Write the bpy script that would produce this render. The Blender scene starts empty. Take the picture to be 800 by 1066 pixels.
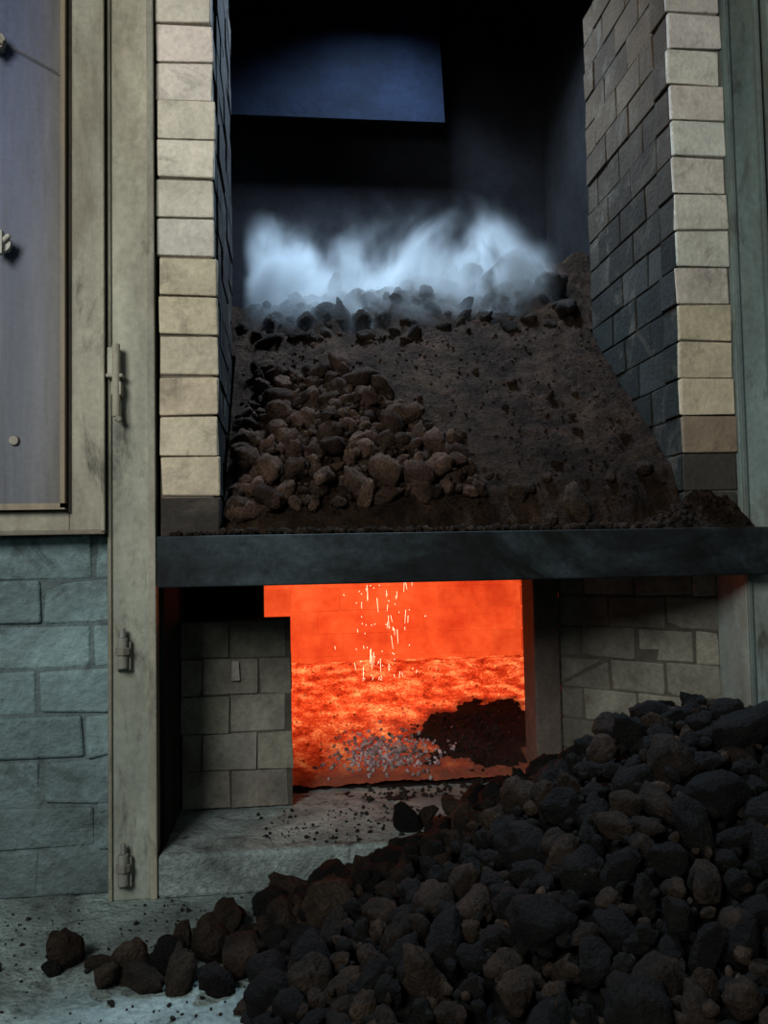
import bpy, math, random
import numpy as np
from mathutils import Vector, Matrix, noise
random.seed(7); rng=np.random.default_rng(7)
sc=bpy.context.scene
sc.view_settings.view_transform='Standard'
H0=0.834   # eye height
# ------------------------------------------------------------ helpers
def link(o,parent=None):
    sc.collection.objects.link(o)
    if parent is not None: o.parent=parent
    return o
def empty(name,loc=(0,0,0)):
    o=bpy.data.objects.new(name,None); o.location=loc; o.empty_display_size=.05
    return link(o)
class Acc:
    def __init__(s): s.v=[];s.f=[];s.c=[];s.n=0
    def add(s,v,f,col):
        v=np.asarray(v,dtype=float); s.v.append(v)
        for q in f: s.f.append([i+s.n for i in q])
        c=np.asarray(col,dtype=float)
        if c.ndim==1: c=np.tile(c,(len(v),1))
        s.c.append(c); s.n+=len(v)
    def box(s,x0,x1,y0,y1,z0,z1,col,jit=0,rot=0):
        v=np.array([[x,y,z] for x in(x0,x1) for y in(y0,y1) for z in(z0,z1)],dtype=float)
        f=[(0,1,3,2),(4,6,7,5),(0,4,5,1),(2,3,7,6),(0,2,6,4),(1,5,7,3)]
        if callable(col): col=np.array([col(p) for p in v])
        if jit: v+=rng.uniform(-jit,jit,v.shape)
        s.add(v,f,col)
    def column(s,x0,x1,y0,y1,z0,z1,col,n=12):
        """continuous upright bar, subdivided in height so colour can vary"""
        V=[];F=[]
        for k in range(n+1):
            z=z0+(z1-z0)*k/n; V+=[(x0,y0,z),(x1,y0,z),(x1,y1,z),(x0,y1,z)]
        for k in range(n):
            for i in range(4):
                j=(i+1)%4; F.append((4*k+i,4*k+j,4*k+4+j,4*k+4+i))
        F+=[(3,2,1,0),(4*n,4*n+1,4*n+2,4*n+3)]
        s.add(V,F,np.array([col(p) for p in V]) if callable(col) else col)
    def obj(s,name,mat,parent=None,smooth=False,bevel=0,seg=2):
        me=bpy.data.meshes.new(name)
        V=np.concatenate(s.v); C=np.concatenate(s.c)
        me.from_pydata(V.tolist(),[],s.f); me.update()
        a=me.color_attributes.new('Col','FLOAT_COLOR','POINT')
        rgba=np.ones((len(V),4)); rgba[:,:3]=C[:,:3]
        a.data.foreach_set('color',rgba.ravel())
        if smooth: me.polygons.foreach_set('use_smooth',[True]*len(me.polygons))
        me.materials.append(mat)
        o=bpy.data.objects.new(name,me)
        if bevel:
            m=o.modifiers.new('bevel','BEVEL'); m.width=bevel; m.segments=seg; m.limit_method='ANGLE'
        return link(o,parent)
def cyl(acc,p0,p1,r0,r1,col,n=16):
    p0=Vector(p0);p1=Vector(p1);d=(p1-p0).normalized()
    a=d.orthogonal().normalized();b=d.cross(a)
    vs=[];fs=[]
    for p,r in((p0,r0),(p1,r1)):
        for i in range(n):
            t=2*math.pi*i/n; vs.append(p+a*math.cos(t)*r+b*math.sin(t)*r)
    for i in range(n):
        j=(i+1)%n; fs.append((i,j,n+j,n+i))
    fs.append(tuple(range(n))[::-1]); fs.append(tuple(range(n,2*n)))
    acc.add([tuple(v) for v in vs],fs,col)
# ------------------------------------------------------------ materials
def newmat(name):
    m=bpy.data.materials.new(name); m.use_nodes=True
    nt=m.node_tree; nt.nodes.clear()
    out=nt.nodes.new('ShaderNodeOutputMaterial')
    return m,nt,out
def N(nt,t,**k):
    n=nt.nodes.new(t)
    for a,b in k.items():
        if a in('inputs',):
            for i,v in b.items(): n.inputs[i].default_value=v
        else: setattr(n,a,b)
    return n
def ramp(nt,stops):
    r=nt.nodes.new('ShaderNodeValToRGB'); e=r.color_ramp.elements
    while len(e)<len(stops): e.new(.5)
    for i,(p,c) in enumerate(stops):
        e[i].position=p; e[i].color=(c,c,c,1) if not hasattr(c,'__len__') else (*c,1)
    return r
def rough_mat(name,scales=(6,40),var=(.55,1.15),rough=.9,bump=.5,bd=.01,fine=.75,metal=0,stretch=(1,1,1),stain=None,stain_pos=(.5,.7),spec=.25,smax=.85,stain2=None,stain2_pos=(.6,.7),stain2_scale=1.6):
    """base colour = vertex colour x layered noise, plus stains"""
    m,nt,out=newmat(name); L=nt.links.new
    b=N(nt,'ShaderNodeBsdfPrincipled'); b.inputs['Roughness'].default_value=rough; b.inputs['Metallic'].default_value=metal
    b.inputs['Specular IOR Level'].default_value=spec
    at=N(nt,'ShaderNodeAttribute',attribute_name='Col')
    tc=N(nt,'ShaderNodeTexCoord'); mp=N(nt,'ShaderNodeMapping'); mp.inputs['Scale'].default_value=stretch
    L(tc.outputs['Object'],mp.inputs['Vector'])
    n1=N(nt,'ShaderNodeTexNoise',inputs={'Scale':scales[0],'Detail':6.,'Roughness':.6}); L(mp.outputs[0],n1.inputs['Vector'])
    n2=N(nt,'ShaderNodeTexNoise',inputs={'Scale':scales[1],'Detail':5.,'Roughness':.65}); L(tc.outputs['Object'],n2.inputs['Vector'])
    r1=ramp(nt,[(.3,var[0]),(.7,var[1])]); L(n1.outputs[0],r1.inputs[0])
    r2=ramp(nt,[(.3,fine),(.65,1.05)]); L(n2.outputs[0],r2.inputs[0])
    a=N(nt,'ShaderNodeMixRGB',blend_type='MULTIPLY'); a.inputs[0].default_value=1; L(at.outputs['Color'],a.inputs[1]); L(r1.outputs[0],a.inputs[2])
    c=N(nt,'ShaderNodeMixRGB',blend_type='MULTIPLY'); c.inputs[0].default_value=1; L(a.outputs[0],c.inputs[1]); L(r2.outputs[0],c.inputs[2])
    last=c.outputs[0]
    def layer(last,col,pos,scale,loc,mx):
        n3=N(nt,'ShaderNodeTexNoise',inputs={'Scale':scale,'Detail':9.,'Roughness':.72,'Distortion':.6}); 
        mp2=N(nt,'ShaderNodeMapping'); mp2.inputs['Location'].default_value=loc; mp2.inputs['Scale'].default_value=stretch
        L(tc.outputs['Object'],mp2.inputs['Vector']); L(mp2.outputs[0],n3.inputs['Vector'])
        r3=ramp(nt,[(pos[0],0.),(pos[1],mx)]); L(n3.outputs[0],r3.inputs[0])
        d=N(nt,'ShaderNodeMixRGB'); L(r3.outputs[0],d.inputs[0]); L(last,d.inputs[1]); d.inputs[2].default_value=(*col,1); return d.outputs[0]
    if stain: last=layer(last,stain,stain_pos,scales[0]*.6,(3,7,1),smax)
    if stain2: last=layer(last,stain2,stain2_pos,stain2_scale,(11,2,5),.9)
    L(last,b.inputs['Base Color'])
    bp=N(nt,'ShaderNodeBump',inputs={'Strength':bump,'Distance':bd}); 
    ad=N(nt,'ShaderNodeMath',operation='ADD'); L(n1.outputs[0],ad.inputs[0]); L(n2.outputs[0],ad.inputs[1])
    L(ad.outputs[0],bp.inputs['Height']); L(bp.outputs[0],b.inputs['Normal'])
    L(b.outputs[0],out.inputs[0]); return m
M_brick=rough_mat('fire_brick',(9,70),(.74,1.1),.92,.55,.008,fine=.82,stain=(.17,.145,.115),stain_pos=(.52,.84),spec=.08,stain2=(.07,.057,.045),stain2_pos=(.56,.78),stain2_scale=7)
M_stack=rough_mat('worn_brick',(7,60),(.55,1.15),.95,.6,.008,fine=.75,stain=(.06,.052,.04),stain_pos=(.44,.70),spec=.1)
M_sooty=rough_mat('sooty_brick',(5,60),(.55,1.15),.95,.6,.008,stain=(.05,.045,.04),stain_pos=(.47,.72),spec=.1)
M_paint=rough_mat('painted_brick',(4,50),(.6,1.12),.85,.9,.012,fine=.75,stain=(.055,.068,.066),stain_pos=(.45,.70),stain2=(.028,.032,.030),stain2_pos=(.52,.70),stain2_scale=6)
M_steel=rough_mat('painted_steel',(5,60),(.60,1.08),.6,.2,.003,fine=.80,stretch=(2,2,.6),stain=(.12,.09,.055),stain_pos=(.47,.74),stain2=(.04,.035,.028),stain2_pos=(.55,.70),stain2_scale=5)
M_door=rough_mat('door_steel',(4,80),(.5,1.15),.5,.12,.003,fine=.88,stretch=(3,3,.3),stain=(.10,.085,.08),stain_pos=(.55,.9),stain2=(.04,.037,.04),stain2_pos=(.52,.75),stain2_scale=2.5)
M_iron=rough_mat('sooty_iron',(6,60),(.35,1.7),.7,.3,.004,fine=.6,stretch=(.6,1,1),stain=(.006,.006,.007),stain_pos=(.40,.56),spec=.15,stain2=(.004,.004,.004),stain2_pos=(.5,.62),stain2_scale=2.2)
M_conc=rough_mat('dusty_concrete',(5,70),(.5,1.15),.9,.9,.014,fine=.55,stain=(.065,.08,.077),stain_pos=(.42,.64),stain2=(.02,.02,.019),stain2_pos=(.53,.66),stain2_scale=9)
M_coal=rough_mat('coal',(18,110),(.35,1.8),.78,1.,.020,fine=.35,spec=.16)
M_bed=rough_mat('charge_coal',(16,120),(.4,1.6),.95,1.,.018,fine=.35,spec=.06)
M_black=rough_mat('soot_wall',(3,30),(.5,1.4),.95,.4,.01,spec=.1)
M_ash=rough_mat('ash',(10,90),(.5,1.3),.95,.8,.01,fine=.5,spec=.1)

def glow_mat(name,c0,c1,c2,p,s_lo,s_hi,sc1,sc2,bumpd=.01):
    m,nt,out=newmat(name); L=nt.links.new
    tc=N(nt,'ShaderNodeTexCoord'); b=N(nt,'ShaderNodeBsdfPrincipled'); b.inputs['Roughness'].default_value=.9
    b.inputs['Base Color'].default_value=(.12,.05,.03,1)
    n1=N(nt,'ShaderNodeTexNoise',inputs={'Scale':sc1,'Detail':8.,'Roughness':.75}); L(tc.outputs['Object'],n1.inputs['Vector'])
    n2=N(nt,'ShaderNodeTexNoise',inputs={'Scale':sc2,'Detail':4.,'Roughness':.6}); L(tc.outputs['Object'],n2.inputs['Vector'])
    ml=N(nt,'ShaderNodeMath',operation='MULTIPLY'); L(n1.outputs[0],ml.inputs[0]); L(n2.outputs[0],ml.inputs[1])
    r=ramp(nt,[(p[0],c0),(p[1],c1),(p[2],c2)]); L(ml.outputs[0],r.inputs[0])
    at=N(nt,'ShaderNodeAttribute',attribute_name='Col')
    mx=N(nt,'ShaderNodeMixRGB',blend_type='MULTIPLY'); mx.inputs[0].default_value=1; L(r.outputs[0],mx.inputs[1]); L(at.outputs['Color'],mx.inputs[2])
    L(mx.outputs[0],b.inputs['Emission Color'])
    mr=N(nt,'ShaderNodeMapRange',inputs={1:p[0],2:p[2],3:s_lo,4:s_hi}); L(ml.outputs[0],mr.inputs[0]); L(mr.outputs[0],b.inputs['Emission Strength'])
    bp=N(nt,'ShaderNodeBump',inputs={'Strength':.8,'Distance':bumpd}); L(ml.outputs[0],bp.inputs['Height']); L(bp.outputs[0],b.inputs['Normal'])
    L(b.outputs[0],out.inputs[0]); return m
M_ember=glow_mat('embers',(.60,.025,.005),(.93,.075,.015),(1.,.34,.10),(.15,.25,.37),.50,1.6,130,14,.006)
M_hot=glow_mat('hot_brick',(.80,.048,.011),(.95,.085,.018),(1.,.12,.028),(.14,.25,.38),.88,1.12,9,3,.003)
def emis(name,c,s):
    m,nt,out=newmat(name); e=N(nt,'ShaderNodeEmission'); e.inputs[0].default_value=(*c,1); e.inputs[1].default_value=s
    nt.links.new(e.outputs[0],out.inputs[0]); return m
M_spark=emis('spark',(1,.62,.38),3)

# ------------------------------------------------------------ ground and building
a=Acc(); a.box(-3.5,3.5,-4,2.2,-.1,0,(.34,.43,.41)); a.obj('floor',M_conc)
def masonry(acc,x0,x1,yf,z0,nrow,rh,bl,depth,colf,mortar,axis='x',first=0,gap=.006,jit=.002,inset=.008,oj=.003):
    """running bond wall: bricks as separate chunky blocks in front of a mortar core"""
    for r in range(nrow):
        zz0=z0+r*rh+gap/2; zz1=z0+(r+1)*rh-gap/2
        off=(r%2)*bl*.5+first
        x=x0-off
        while x<x1-1e-6:
            w=bl*rng.uniform(.97,1.03)
            a0=max(x,x0)+gap/2; a1=min(x+w,x1)-gap/2; x+=w
            if a1-a0<.02: continue
            c=colf((a0+a1)/2,(zz0+zz1)/2)
            o=rng.uniform(-oj,oj)
            if axis=='x': acc.box(a0,a1,yf+o,yf+depth,zz0,zz1,c,jit)
            elif axis=='+y': acc.box(yf+o,yf+depth,a0,a1,zz0,zz1,c,jit)   # face towards -x
            else: acc.box(yf-depth,yf+o,a0,a1,zz0,zz1,c,jit)             # face towards +x
    i=inset
    if axis=='x': acc.box(x0+.003,x1-.003,yf+i,yf+depth,z0,z0+nrow*rh,mortar)
    elif axis=='+y': acc.box(yf+i,yf+depth,x0+.003,x1-.003,z0,z0+nrow*rh,mortar)
    else: acc.box(yf-depth,yf-i,x0+.003,x1-.003,z0,z0+nrow*rh,mortar)
# wall_left : painted brick plinth and body behind the door
a=Acc()
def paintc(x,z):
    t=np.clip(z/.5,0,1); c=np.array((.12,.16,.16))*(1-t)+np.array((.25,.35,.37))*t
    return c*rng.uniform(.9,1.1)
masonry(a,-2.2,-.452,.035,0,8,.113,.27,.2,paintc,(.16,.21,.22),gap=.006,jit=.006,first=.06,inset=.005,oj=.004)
a.box(-2.2,-.335,.20,1.9,0,3.6,(.03,.03,.03)); a.box(-2.2,-.335,.06,.21,.905,3.6,(.03,.03,.03))
a.box(-.452,-.345,.055,.21,0,.91,(.05,.05,.05))
a.obj('wall_left',M_paint,bevel=.008,seg=3)
a=Acc(); a.box(1.26,2.6,.16,1.9,0,3.6,(.012,.012,.013)); a.obj('wall_right',M_black)
a=Acc(); a.box(-.335,1.26,1.72,1.9,0,3.6,(.010,.010,.012)); a.obj('wall_back',M_black)
a=Acc(); a.box(-2.2,2.6,.0,1.9,3.6,3.7,(.02,.02,.02)); a.obj('ceiling',M_black)
a=Acc(); a.box(-.32,1.23,.0,.16,2.78,3.6,(.05,.05,.05)); a.obj('hood_light_block',M_black,bevel=.01)  # unseen panel added above the frame to keep key light out

# ------------------------------------------------------------ brick pillars of charging opening
RH=.1042; ZB=.893
cream=np.array((.74,.67,.57))
def leftc(x,z):
    k=rng.uniform(.88,1.06); c=cream*k*(1+rng.uniform(-.03,.03,3))
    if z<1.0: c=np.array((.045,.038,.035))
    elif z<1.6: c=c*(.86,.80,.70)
    return c
a=Acc()
for r in range(18):
    z0=ZB+r*RH+.0028; z1=ZB+(r+1)*RH-.0028; z=(z0+z1)/2
    lean=-(z-ZB)*.006; o=rng.uniform(-.004,.004)
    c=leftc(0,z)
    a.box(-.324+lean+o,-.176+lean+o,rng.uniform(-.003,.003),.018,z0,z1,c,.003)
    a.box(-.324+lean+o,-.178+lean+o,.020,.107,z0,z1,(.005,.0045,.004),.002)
a.box(-.326,-.19,.009,.10,ZB,ZB+18*RH,(.16,.13,.10))
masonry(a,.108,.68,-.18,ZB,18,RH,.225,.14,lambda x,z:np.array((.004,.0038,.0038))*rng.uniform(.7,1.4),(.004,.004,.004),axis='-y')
a.obj('brick_pillar',M_brick,bevel=.004)
a=Acc()
def rightc(z):
    c=cream*np.array((.88,.89,.90))*rng.uniform(.84,1.06)*(1+rng.uniform(-.03,.03,3))
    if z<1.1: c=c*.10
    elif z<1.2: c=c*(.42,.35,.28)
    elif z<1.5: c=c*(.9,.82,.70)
    return c
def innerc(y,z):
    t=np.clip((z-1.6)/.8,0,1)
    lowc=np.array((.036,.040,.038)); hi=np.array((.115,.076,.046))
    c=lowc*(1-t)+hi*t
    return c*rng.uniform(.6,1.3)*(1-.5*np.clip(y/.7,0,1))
for r in range(18):
    z0=ZB+r*RH+.0028; z1=ZB+(r+1)*RH-.0028; z=(z0+z1)/2; o=rng.uniform(-.004,.004)
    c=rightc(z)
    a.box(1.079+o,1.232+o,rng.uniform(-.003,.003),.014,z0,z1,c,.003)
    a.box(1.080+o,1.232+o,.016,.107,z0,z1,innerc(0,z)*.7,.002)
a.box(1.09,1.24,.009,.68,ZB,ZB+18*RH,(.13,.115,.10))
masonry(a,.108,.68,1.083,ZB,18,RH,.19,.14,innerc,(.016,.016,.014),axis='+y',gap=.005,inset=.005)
a.obj('brick_pillar.001',M_brick,bevel=.004)

# ------------------------------------------------------------ steel frame posts
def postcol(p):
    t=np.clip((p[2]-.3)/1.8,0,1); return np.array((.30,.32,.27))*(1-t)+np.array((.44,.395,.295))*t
a=Acc()
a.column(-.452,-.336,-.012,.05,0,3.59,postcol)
a.column(-.352,-.334,-.02,-.012,0,3.59,(.32,.30,.24)); a.column(-.452,-.442,-.02,-.012,0,3.59,(.28,.26,.20))
post=empty('steel_post'); a.obj('post_channel',M_steel,post,bevel=.003)
b=Acc()
for z in (.615,.09):
    cyl(b,(-.413,-.035,z-.045),(-.413,-.035,z+.03),.013,.013,(.25,.25,.22)); cyl(b,(-.413,-.035,z+.03),(-.413,-.035,z+.055),.008,.006,(.22,.22,.2))
    cyl(b,(-.413,-.035,z-.012),(-.413,-.035,z+.006),.019,.019,(.2,.19,.16),6); b.box(-.432,-.394,-.03,-.012,z-.05,z+.02,(.30,.29,.25))
b.obj('anchor_bolts',M_steel,post,bevel=.002)
b=Acc()
b.box(-.447,-.418,-.045,-.012,1.30,1.372,(.40,.37,.30)); b.box(-.45,-.408,-.05,-.012,1.295,1.305,(.3,.28,.22))
cyl(b,(-.425,-.045,1.195),(-.425,-.045,1.38),.010,.010,(.34,.31,.24)); cyl(b,(-.425,-.045,1.195),(-.413,-.045,1.185),.010,.007,(.30,.28,.22))
b.box(-.437,-.412,-.05,-.012,1.25,1.285,(.36,.33,.26))
b.obj('hinge',M_steel,post,bevel=.003)
a=Acc()
f=lambda p:(np.array((.36,.44,.42))*(1-min(1,p[2]/2.4))+np.array((.14,.185,.17))*min(1,p[2]/2.4))
a.column(1.236,1.335,-.012,.15,0,3.59,f)
a.column(1.236,1.25,-.022,-.012,0,3.59,(.16,.20,.19)); a.column(1.322,1.335,-.03,-.012,0,3.59,(.16,.20,.19))
a.obj('steel_post.001',M_steel,bevel=.003)
a=Acc(); a.column(1.36,1.62,-.03,.08,0,3.59,(.30,.34,.30)); a.column(1.35,1.36,-.045,.08,0,3.59,(.2,.24,.22)); a.obj('steel_post.002',M_steel,bevel=.004)

# ------------------------------------------------------------ furnace door on left
door=empty('furnace_door')
a=Acc()
fc=lambda p: np.array((.38,.35,.27))*(.85 if p[2]<1.1 else 1)
a.column(-.54,-.456,-.035,.055,.909,3.5,fc); a.box(-1.6,-.54,-.035,.055,.909,.962,(.33,.30,.23))
a.column(-.464,-.454,-.042,-.03,.905,3.5,(.38,.34,.26)); a.box(-1.6,-.454,-.042,-.03,.903,.915,(.20,.17,.13))
a.column(-.545,-.535,-.04,.0,.955,3.5,(.05,.04,.035))
a.obj('door_frame',M_steel,door,bevel=.003)
V=[];C=[];F=[]
nx,nz_=10,14
for k in range(nz_+1):
    for i in range(nx+1):
        x=-1.58+(1.58-.548)*(1-(1-i/nx)**1.8); z=.975+(3.5-.975)*k/nz_
        t=np.clip((z-1.0)/.8,0,1); u=np.clip((x+.64)/.08,0,1)
        c=np.array((.125,.13,.15))*(1-t)+np.array((.09,.105,.18))*t
        c=c*(1-u)+np.array((.13,.115,.105))*u
        V.append((x,-.055,z)); C.append(c)
for k in range(nz_):
    for i in range(nx): q=k*(nx+1)+i; F.append((q,q+1,q+nx+2,q+nx+1))
a=Acc(); a.add(V,F,np.array(C)); a.box(-1.58,-.548,-.0545,.03,.975,3.5,(.1,.09,.09))
a.column(-.556,-.545,-.062,-.03,.969,3.5,(.26,.20,.13)); a.box(-1.58,-.545,-.062,-.03,.965,.98,(.28,.22,.15))
a.obj('door_leaf',M_door,door)
b=Acc(); kc=(.5,.47,.42)
for (x,z,k) in((-.685,1.612,0),(-.70,2.12,1)):
    cyl(b,(x,-.055,z),(x,-.10,z),.010,.009,kc); cyl(b,(x,-.085,z),(x,-.098,z),.022,.022,kc,18)
    s=.8 if k==0 else -.5
    b.box(x-.006,x+.006,-.112,-.095,z-.03,z+.028,kc)
    cyl(b,(x-.02,-.10,z-.02*s),(x+.022,-.105,z+.022*s),.008,.006,kc,10)
cyl(b,(-.665,-.055,1.135),(-.665,-.065,1.135),.013,.011,(.3,.27,.22),14)
cyl(b,(-.69,-.07,2.13),(-.56,-.068,2.06),.0015,.0015,(.05,.05,.05),6)
b.obj('door_handles',M_steel,door,smooth=False,bevel=.002)

# ------------------------------------------------------------ lintel beam
a=Acc(); V=[];F=[];n=20; YL=-.085
for i in range(n+1):
    x=-.322+(1.285+.322)*i/n; w=.0015*math.sin(i*1.7)
    V+=[(x,YL+w,H0-.066),(x,YL+w,H0+.060),(x,.13,H0+.060),(x,.13,H0-.066)]
for i in range(n):
    for k in range(4): j=(k+1)%4; F.append((4*i+k,4*i+4+k,4*i+4+j,4*i+j))
F+=[(0,1,2,3),(4*n+3,4*n+2,4*n+1,4*n)]
a.add(V,F,(.030,.042,.048)); a.obj('lintel_beam',M_iron,bevel=.004)
# ------------------------------------------------------------ hearth slab + fire box
a=Acc(); a.box(-.333,1.236,-.02,.62,0,.105,(.42,.50,.48)); a.obj('hearth_slab',M_conc,bevel=.01)
a=Acc(); a.box(-.333,1.24,.135,1.55,.80,.87,(.03,.03,.03)); a.obj('hearth_roof',M_black)
def stackc(x,z):
    return np.array((.25,.24,.195))*rng.uniform(.78,1.12)*(1+rng.uniform(-.04,.04,3))*(.75 if z>.55 else 1)
a=Acc()
masonry(a,-.322,.004,.35,.108,5,.109,.165,.13,stackc,(.10,.09,.075),first=.02,gap=.005,jit=.003,inset=.004,oj=.004)
a.box(-.172,-.150,.338,.3415,.478,.535,(.55,.52,.45),.003)
a.obj('brick_stack',M_stack,bevel=.006)
a=Acc(); a.box(-.325,-.085,.56,.66,.0,.80,(.02,.014,.012)); a.box(-.334,-.324,.05,.66,.105,.80,(.03,.028,.026)); a.obj('hearth_cheek',M_black)
a=Acc(); a.column(.788,.875,.50,.64,.0,.80,(.13,.10,.085)); a.obj('hearth_jamb',M_sooty,bevel=.008)
P0=np.array((.872,.52)); P1=np.array((1.236,.14)); Ls=float(np.linalg.norm(P1-P0)); d=(P1-P0)/Ls
a=Acc(); masonry(a,0,Ls,0,0,8,.1,.18,.12,lambda x,z:np.array((.31,.295,.24))*rng.uniform(.7,1.1)*(.55+.6*x/Ls),(.11,.10,.08),gap=.004,jit=.004,inset=.004)
ang=math.atan2(d[1],d[0])
o=a.obj('hearth_wing_wall',M_stack,bevel=.006); o.location=(P0[0],P0[1],0); o.rotation_euler=(0,0,ang)
def hot(k): return lambda x,z: np.array((1,1,1))*k*rng.uniform(.96,1.03)*(.66+.34*np.clip(1.3-abs(x-.42)*1.4,0,1))
a=Acc()
masonry(a,-.32,1.22,1.55,.1,7,.1,.22,.1,hot(1.0),(.84,.80,.78),gap=.003,jit=.002,inset=.003,oj=.002)
a.obj('firebox_back_wall',M_hot,bevel=.004)
a=Acc()
h2=lambda k: (lambda x,z: np.array((1,.8,.8))*k*rng.uniform(.9,1.05))
masonry(a,.66,1.54,-.20,.1,7,.1,.22,.1,h2(.4),(.2,.2,.2),axis='-y')
masonry(a,.66,1.54,1.03,.1,7,.1,.22,.1,h2(.45),(.2,.2,.2),axis='+y')
a.obj('firebox_side_walls',M_hot,bevel=.006)

# ------------------------------------------------------------ heightfields
def hfield(name,x0,x1,y0,y1,nx,ny,fn,colf,mat,mask=None,parent=None):
    xs=np.linspace(x0,x1,nx); ys=np.linspace(y0,y1,ny)
    V=[];C=[]
    for y in ys:
        for x in xs:
            z=fn(x,y); V.append((x,y,z)); C.append(colf(x,y,z))
    F=[]
    for j in range(ny-1):
        for i in range(nx-1):
            if mask and not mask(.5*(xs[i]+xs[i+1]),.5*(ys[j]+ys[j+1])): continue
            k=j*nx+i; F.append((k,k+1,k+nx+1,k+nx))
    a=Acc(); a.add(V,F,np.array(C)); return a.obj(name,mat,parent,smooth=True)
def nz(x,y,z,s,o=4): return noise.fractal(Vector((x*s,y*s,z*s)),1.0,2.0,o)
import bmesh
def template(sub,seed,el):
    r=random.Random(seed)
    bm=bmesh.new(); bmesh.ops.create_icosphere(bm,subdivisions=sub,radius=1)
    planes=[]
    for _ in range(r.randint(5,9)):
        v=Vector((r.gauss(0,1),r.gauss(0,1),r.gauss(0,1))).normalized(); planes.append((v,r.uniform(.60,.88)))
    off=Vector((r.uniform(0,50),)*3)
    V=[]
    for v in bm.verts:
        p=v.co.copy()
        for n_,d_ in planes:
            t=p.dot(n_)
            if t>d_: p-=n_*(t-d_)*.85
        k=1+.20*noise.noise(p*1.6+off)+.18*noise.noise(p*3.5+off)+.10*noise.noise(p*8+off)
        p*=k; V.append((p.x*el[0],p.y*el[1],p.z*el[2]))
    F=[tuple(q.index for q in f.verts) for f in bm.faces]; bm.free()
    return np.array(V),F
els=[(1.15,.9,.8),(1.3,.85,.78),(1.0,.95,.85),(1.45,.8,.75),(1.1,.8,.9),(1.6,.74,.72)]
T3=[template(3,i,els[i%6]) for i in range(18)]
T2=[template(2,100+i,els[i%5]) for i in range(12)]
def rotm():
    q=rng.normal(size=4); q/=np.linalg.norm(q); w,x,y,z=q
    return np.array([[1-2*(y*y+z*z),2*(x*y-z*w),2*(x*z+y*w)],[2*(x*y+z*w),1-2*(x*x+z*z),2*(y*z-x*w)],[2*(x*z-y*w),2*(y*z+x*w),1-2*(x*x+y*y)]])
def lump(acc,x,y,z,r,col,T=T3):
    V,F=T[rng.integers(len(T))]
    acc.add((V*r)@rotm().T+np.array((x,y,z)),F,col)
def darts(n,x0,x1,y0,y1,rf,ok,k=.85,tries=30000):
    P=[]
    for _ in range(tries):
        x=rng.uniform(x0,x1);y=rng.uniform(y0,y1)
        if not ok(x,y): continue
        r=rf(x,y)
        if P:
            A=np.array(P); 
            if (np.hypot(A[:,0]-x,A[:,1]-y)<(A[:,2]+r)*k).any(): continue
        P.append((x,y,r))
        if len(P)>=n: break
    return P
# ---------------- foreground coal pile
CX,CY,PK,SL=.935,-.40,.475,.50
def pileH(x,y):
    dx=x-CX; dy=y-CY
    if dy>0: dy*=1.3
    r=math.hypot(dx,dy)
    z=PK-SL*math.sqrt(r*r+.01)+.05
    if dx<0: z-=.030*math.exp(-((dx+.55)/.2)**2)
    z+=.03*nz(x,y,3,3.0,3)
    return z
def pok(x,y):
    if y>.0 and (x>1.20 or x<-.3): return False
    if y>.08+max(0,(1.15-x))*.5: return False
    if y>.30: return False
    return True
def base(x,y): return .105 if (y>-.02 and -.333<x<1.236) else 0.
a=Acc()
def ccol():
    t=rng.random()
    if t<.66: c=np.array((.0058,.0048,.0045))*rng.uniform(.6,1.6)
    else: c=np.array((.028,.0175,.0115))*rng.uniform(.5,1.5)
    return c
nx,ny=150,150
xs=np.linspace(-.3,2.2,nx); ys=np.linspace(-1.5,.4,ny)
V=[];F=[]
for y in ys:
    for x in xs: V.append((x,y,max(-.02,pileH(x,y)-.035)))
for j in range(ny-1):
    for i in range(nx-1):
        x=xs[i];y=ys[j]
        if not(pok(x,y) and pok(xs[i+1],ys[j+1])) or pileH(x,y)<.02: continue
        k=j*nx+i; F.append((k,k+1,k+nx+1,k+nx))
a.add(V,F,(.005,.0045,.0042))
okp=lambda x,y: pok(x,y) and pileH(x,y)>base(x,y)+.0 and (y<-.05 or x<1.15)
P=darts(1200,-.3,2.1,-1.45,.30,lambda x,y: rng.choice([.026,.036,.048,.060],p=[.28,.34,.26,.12]),okp,.70,40000)
for x,y,r in P:
    lump(a,x,y,pileH(x,y)+r*rng.uniform(-.15,.45),r,ccol())
P=darts(2600,-.3,2.0,-1.4,.30,lambda x,y: rng.uniform(.006,.018),okp,.9,45000)
for x,y,r in P: lump(a,x,y,pileH(x,y)+r*rng.uniform(-.5,1.8),r,ccol()*1.2,T2)
for (x,y,r) in[(-.475,-.33,.044),(-.33,-.42,.046),(-.26,-.40,.044),(-.24,-.30,.03),(-.17,-.37,.05),(-.10,-.42,.052),(-.15,-.22,.044),(-.19,-.24,.03),(-.02,-.30,.06),(.03,-.42,.055),(-.05,-.52,.05),(0.02,-.18,.045),(.02,-.6,.055),(-.05,-.20,.035),(-.40,-.37,.022),(-.49,-.38,.018),(.10,-.13,.045),(.22,-.03,.035),(.30,.08,.04),(.36,.12,.03),(.17,-.06,.035),(-.22,-.47,.04),(-.15,-.5,.035),(-.37,-.44,.035),(-.30,-.46,.036)]:
    lump(a,x,y,base(x,y)+r*.62,r,ccol() if rng.random()<.6 else np.array((.026,.018,.013)))
for _ in range(900):
    x=-.7+rng.random()*1.05; y=-.03-rng.random()*.85
    if rng.random()<.25: x=rng.uniform(-.1,.5); y=rng.uniform(.0,.3)
    r=rng.uniform(.001,.0035) if rng.random()<.75 else rng.uniform(.003,.007); lump(a,x,y,base(x,y)+r*.5,r,(.025,.021,.018),T2)
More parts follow.
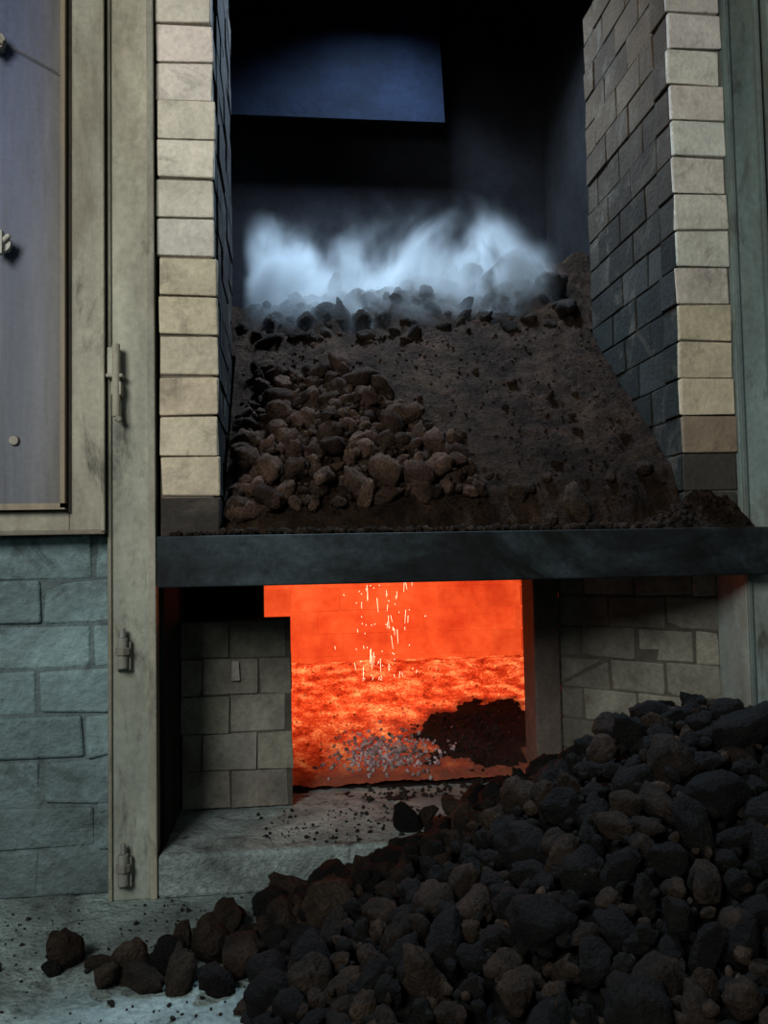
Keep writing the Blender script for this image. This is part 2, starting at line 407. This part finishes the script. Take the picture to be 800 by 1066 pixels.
a.obj('coal_pile',M_coal,smooth=True)

# ---------------- charge bed in the upper opening
def bedH(x,y):
    t=np.clip((x+.175)/1.25,0,1)
    crest=.90+.22*t
    yy=y if y<crest else crest+(y-crest)*.15
    z=H0+.055+.93*max(yy,-.1)+ .10*t*min(1,max(0,y+.05)/.12)
    g=math.exp(-(((x-.14)/.26)**2+((y-.22)/.25)**2)); z+=.05*g
    z+=.025*nz(x,y,1,4,3)+ .012*nz(x,y,5,18,3)+.009*nz(x,y,8,55,3)
    if y>.75: z+=.06*nz(x,y,9,6,3)
    return z
def bcol(x,y,z):
    k=1+.6*nz(x,y,2,5,3)
    c=np.array((.033,.0190,.0120))*k
    return np.clip(c,0,1)
bed=empty('coal_charge')
hfield('bed',-.33,1.25,-.02,1.70,300,330,bedH,bcol,M_bed,mask=lambda x,y:(-.172<x<1.078) or y>.69,parent=bed)
a=Acc()
inb=lambda x,y: -.15<x<1.06
P=darts(900,-.165,1.07,.02,1.15,lambda x,y: rng.uniform(.003,.007),inb,.8,2200)
for x,y,r in P: lump(a,x,y,bedH(x,y)+r*.1,r,bcol(x,y,0)*rng.uniform(.9,1.3),T2)
def incl(x,y):
    if x<-.13 or y<.035: return False
    xm=.54-.35*(y/.5)**1.3
    return y<.56 and x<xm+rng.uniform(-.07,.05) and (x>-.15+.25*max(0,y-.3))
for layer in range(2):
    P=darts(400,-.14,.62,.035,.58,lambda x,y: rng.choice([.022,.032,.042,.050],p=[.25,.35,.28,.12]),incl,.74,12000)
    for x,y,r in P:
        if layer and rng.random()<.35: continue
        c=np.array((.095,.056,.040))*rng.uniform(.35,1.4)*(1-.9*max(0,y-.15))  # chamber's depth shade painted in: lumps get darker towards the back
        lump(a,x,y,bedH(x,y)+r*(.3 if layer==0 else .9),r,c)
P=darts(700,-.15,.6,.03,.58,lambda x,y: rng.uniform(.005,.014),incl,.8,6000)
for x,y,r in P: lump(a,x,y,bedH(x,y)+r*rng.uniform(0,3),r,np.array((.07,.042,.03))*rng.uniform(.4,1.3),T2)
for _ in range(50):
    x=rng.uniform(-.12,1.0);y=rng.uniform(.04,.9);r=rng.uniform(.008,.022); lump(a,x,y,bedH(x,y)+r*.05,r,bcol(x,y,0)*1.2)
for (x,y,r) in[(.62,.05,.03),(.66,.06,.022),(.78,.02,.045),(1.0,.08,.03),(-.13,.05,.04),(.60,.0,.02),(.70,.0,.02)]: lump(a,x,y,bedH(x,y)+r*.4,r,(.055,.035,.025))
P=darts(110,-.15,1.05,.72,1.12,lambda x,y: rng.uniform(.014,.040),inb,.9,3000)
for x,y,r in P: lump(a,x,y,bedH(x,y)+r*.1,r,np.array((.03,.022,.017))*rng.uniform(.5,1.3))
for (x,y,z,r) in[(.92,1.0,.05,.10),(1.0,.95,.02,.09),(.85,1.05,.0,.09),(1.03,.8,0,.07),(.2,.85,.02,.06),(.27,.83,.02,.05),(.14,.86,.05,.05)]: lump(a,x,y,bedH(x,y)+z*.2,r,(.024,.018,.015))
a.obj('lumps',M_bed,bed,smooth=True)
# debris banked against the foot of the right pillar, on top of the lintel
a=Acc()
def spillH(x,y):
    k=np.clip((x-.93)/.15,0,1)*np.clip((1.30-x)/.10,0,1)
    return H0+.058+(.105+.03*nz(x,y,4,12,3))*k*np.clip((y+.08)/.09,0,1)+.004*nz(x,y,1,40,3)
xs=np.linspace(.9,1.232,60); ys=np.linspace(-.08,.0,30)
V=[(x,y,spillH(x,y)) for y in ys for x in xs]; F=[(j*60+i,j*60+i+1,j*60+i+61,j*60+i+60) for j in range(29) for i in range(59)]
a.add(V,F,(.028,.018,.013))
for _ in range(160):
    x=rng.uniform(.9,1.225); y=rng.uniform(-.07,.0); r=rng.uniform(.003,.011)
    lump(a,x,y,spillH(x,y)+r*.2,r,np.array((.032,.021,.015))*rng.uniform(.5,1.5),T2)
for _ in range(420):
    x=rng.uniform(-.3,1.0); y=rng.uniform(-.06,.03)+0; r=rng.uniform(.003,.014)
    if x<-.17: y=rng.uniform(-.05,-.015); r*=.6
    lump(a,x,y,H0+.062+r*.5,r,np.array((.042,.029,.022))*rng.uniform(.5,1.5),T2)
a.obj('debris',M_bed,bed,smooth=True)

# ---------------- ember bed + ash heap
def embH(x,y): return .11+.27*np.clip((y-.45)/1.0,0,1)+.008*nz(x,y,2,4,3)+.005*nz(x,y,5,25,3)+.003*nz(x,y,3,70,2)
def burnt(x,y):
    """1 where the bed has gone out: right, front"""
    d=((x-.74)/.37)**2+((y-.78)/.30)**2
    return float(np.clip((1.0-d)*2.2+1.0*nz(x,y,7,8,4),0,1))
def ecol(x,y,z):
    k=np.clip((y-.52)/.50,.05,1); 
    k*=np.clip(1.3-abs(x-.33)*.8,.5,1)*(1-.97*burnt(x,y))
    return (k,k*.85,k*.85)
e=empty('ember_bed')
hfield('embers',-.19,1.02,.5,1.54,220,190,embH,ecol,M_ember,parent=e)
a=Acc()
P=darts(700,-.1,.95,.62,1.45,lambda x,y: rng.uniform(.003,.007),lambda x,y:True,.8,2500)
for x,y,r in P:
    k=ecol(x,y,0)[0]*rng.choice([.35,.8,1.5]); lump(a,x,y,embH(x,y)+r*.1,r,(k,k,k),T2)
a.obj('ember_clinkers',M_ember,e,smooth=True)
a=Acc()
def ashH(x,y):
    b=burnt(x,y)
    return max(.10+.012*nz(x,y,2,14,4), embH(x,y)-.02+.026*b if y>.5 else .10+.02*b+.008*nz(x,y,2,14,4))
xs=np.linspace(.0,1.0,130); ys=np.linspace(.30,1.15,110); V=[(x,y,ashH(x,y)) for y in ys for x in xs]
F=[]
for j in range(109):
    for i in range(129):
        if ys[j]<.66 and xs[i]>.77: continue
        k=j*130+i; F.append((k,k+1,k+131,k+130))
a.add(V,F,(.028,.018,.015))
for _ in range(420):
    x=rng.uniform(.2,.75);y=rng.uniform(.35,.95);r=rng.uniform(.003,.010); lump(a,x,y,max(ashH(x,y),.105)+r*.3,r,(.035,.026,.023),T2)
for _ in range(520):
    x=rng.normal(.32,.09);y=rng.normal(.68,.06);r=rng.uniform(.003,.009); lump(a,x,y,max(ashH(x,y),embH(x,y))+r*.5,r,np.array((.7,.58,.60))*rng.uniform(.3,1),T2)
a.obj('ash_heap',M_ash,smooth=True)
a=Acc()
for _ in range(95):
    x=rng.normal(.34,.065);y=rng.uniform(.75,1.05);z=.80-.42*rng.random()**1.3;l=rng.choice([.004,.012,.025,.05],p=[.42,.3,.18,.10])
    q=.0008 if l>.01 else .0012
    cyl(a,(x,y,z),(x+rng.normal(0,.003),y,z-l),q,q*.6,(1,1,1),6)
a.obj('falling_sparks',M_spark)

# ------------------------------------------------------------ inside of the upper chamber
a=Acc(); V=[];C=[];F=[]
nx,nzz=24,24
for k in range(nzz+1):
    for i in range(nx+1):
        u=i/nx; w=k/nzz; x=-.33+u*(1.06-.03*w); z=2.80+w*.80
        V.append((x,1.5,z)); C.append((.0038,.0066,.0150))  # blue glow of the chamber is put into the plate's base colour
for k in range(nzz):
    for i in range(nx): q=k*(nx+1)+i; F.append((q,q+1,q+nx+2,q+nx+1))
a.add(V,F,np.array(C)); a.box(-.33,.70,1.502,1.54,2.80,3.59,(.004,.004,.005)); a.obj('flue_baffle',M_black)
bpy.ops.mesh.primitive_cube_add(size=1); s=bpy.context.object; s.name='smoke'; 
me=s.data
x0,x1,y0,y1,z0,z1=-.165,1.07,.70,1.30,1.55,2.4
for v in me.vertices: v.co=Vector((x0 if v.co.x<0 else x1, y0 if v.co.y<0 else y1, z0 if v.co.z<0 else z1))
m,nt,out=newmat('smoke_volume'); L=nt.links.new
tc=N(nt,'ShaderNodeTexCoord'); sx=N(nt,'ShaderNodeSeparateXYZ'); L(tc.outputs['Object'],sx.inputs[0])
mp=N(nt,'ShaderNodeMapping'); mp.inputs['Scale'].default_value=(1,.7,.8); mp.inputs['Location'].default_value=(.3,0,.2); L(tc.outputs['Object'],mp.inputs[0])
n1=N(nt,'ShaderNodeTexNoise',inputs={'Scale':4.2,'Detail':4.,'Roughness':.55,'Distortion':1.}); L(mp.outputs[0],n1.inputs['Vector'])
n2=N(nt,'ShaderNodeTexNoise',inputs={'Scale':3.,'Detail':3.,'Roughness':.5,'Distortion':.4}); L(tc.outputs['Object'],n2.inputs['Vector'])
zz=N(nt,'ShaderNodeMath',operation='MULTIPLY_ADD'); zz.inputs[1].default_value=-.75; L(n2.outputs[0],zz.inputs[0]); L(sx.outputs['Z'],zz.inputs[2])
mz=N(nt,'ShaderNodeMapRange',interpolation_type='SMOOTHSTEP',inputs={1:1.72,2:1.42,3:0.,4:1.}); L(zz.outputs[0],mz.inputs[0])
ztop=N(nt,'ShaderNodeMapRange',interpolation_type='SMOOTHSTEP',inputs={1:2.30,2:1.96,3:0.,4:1.}); L(sx.outputs['Z'],ztop.inputs[0])
ml=N(nt,'ShaderNodeMapRange',interpolation_type='SMOOTHSTEP',inputs={1:.76,2:.96,3:0.,4:1.}); L(sx.outputs['Y'],ml.inputs[0])
# thin out sideways so the plume does not end in a wall
el_=N(nt,'ShaderNodeMapRange',interpolation_type='SMOOTHSTEP',inputs={1:-.165,2:-.05,3:0.,4:1.}); L(sx.outputs['X'],el_.inputs[0])
er_=N(nt,'ShaderNodeMapRange',interpolation_type='SMOOTHSTEP',inputs={1:1.06,2:.86,3:0.,4:1.}); L(sx.outputs['X'],er_.inputs[0])
mr=N(nt,'ShaderNodeMapRange',interpolation_type='SMOOTHSTEP',inputs={1:.38,2:.60,3:0.10,4:1.}); L(n1.outputs[0],mr.inputs[0])
cur=mz.outputs[0]
for o_ in (ztop,ml,mr,el_,er_):
    q=N(nt,'ShaderNodeMath',operation='MULTIPLY'); L(cur,q.inputs[0]); L(o_.outputs[0],q.inputs[1]); cur=q.outputs[0]
pv=N(nt,'ShaderNodeVolumePrincipled'); pv.inputs['Color'].default_value=(.82,.89,.94,1); pv.inputs['Anisotropy'].default_value=.0
m3=N(nt,'ShaderNodeMath',operation='MULTIPLY'); m3.inputs[1].default_value=15.; L(cur,m3.inputs[0]); L(m3.outputs[0],pv.inputs['Density'])
L(pv.outputs[0],out.inputs['Volume']); me.materials.append(m)

# ------------------------------------------------------------ lights
def area(name,loc,tgt,size,e,col,sy=None,spread=None):
    l=bpy.data.lights.new(name,'AREA'); l.energy=e; l.color=col; l.size=size
    if sy: l.shape='RECTANGLE'; l.size_y=sy
    if spread: l.spread=math.radians(spread)
    o=bpy.data.objects.new(name,l); o.location=loc; o.rotation_euler=(Vector(tgt)-Vector(loc)).to_track_quat('-Z','Y').to_euler(); return link(o)
area('daylight_key',(-1.5,-3.0,2.35),(.3,0,1.0),1.2,92,(.97,1,.95))
area('daylight_fill',(1.5,-3.2,2.2),(.3,0,1.0),2.5,5,(.75,.92,1.0))
area('added_smoke_light',(.42,1.02,3.4),(.42,1.02,1.8),.35,60,(.58,.78,1.0),spread=120)  # hidden lamp added above the smoke to light it and the baffle
def point(name,loc,e,col,r):
    l=bpy.data.lights.new(name,'POINT'); l.energy=e; l.color=col; l.shadow_soft_size=r
    o=bpy.data.objects.new(name,l); o.location=loc; return link(o)
point('fire_light',(.35,.95,.62),4,(1,.18,.04),.08)
w=bpy.data.worlds.new('world'); sc.world=w; w.use_nodes=True
w.node_tree.nodes['Background'].inputs[0].default_value=(.5,.75,.8,1); w.node_tree.nodes['Background'].inputs[1].default_value=.025
# ------------------------------------------------------------ camera
cam=bpy.data.cameras.new('camera'); co=bpy.data.objects.new('camera',cam); link(co)
f=887.; cam.sensor_fit='VERTICAL'; cam.sensor_height=24; cam.lens=24*f/1066; cam.clip_start=.02
al,be,ce=math.radians(6.4),math.radians(3.0),math.radians(1.1)
def ray(x,y,F):
    xp=x*math.cos(ce)+y*math.sin(ce); yp=-x*math.sin(ce)+y*math.cos(ce)
    fw=F*math.cos(be)-yp*math.sin(be); z=yp*math.cos(be)+F*math.sin(be)
    return Vector((xp*math.cos(al)+fw*math.sin(al), fw*math.cos(al)-xp*math.sin(al), z))
R,U,Fw=ray(1,0,0),ray(0,1,0),ray(0,0,1)
mw=Matrix((( R.x,U.x,-Fw.x,0),(R.y,U.y,-Fw.y,-2.2175),(R.z,U.z,-Fw.z,H0),(0,0,0,1)))
co.matrix_world=mw
sc.camera=co
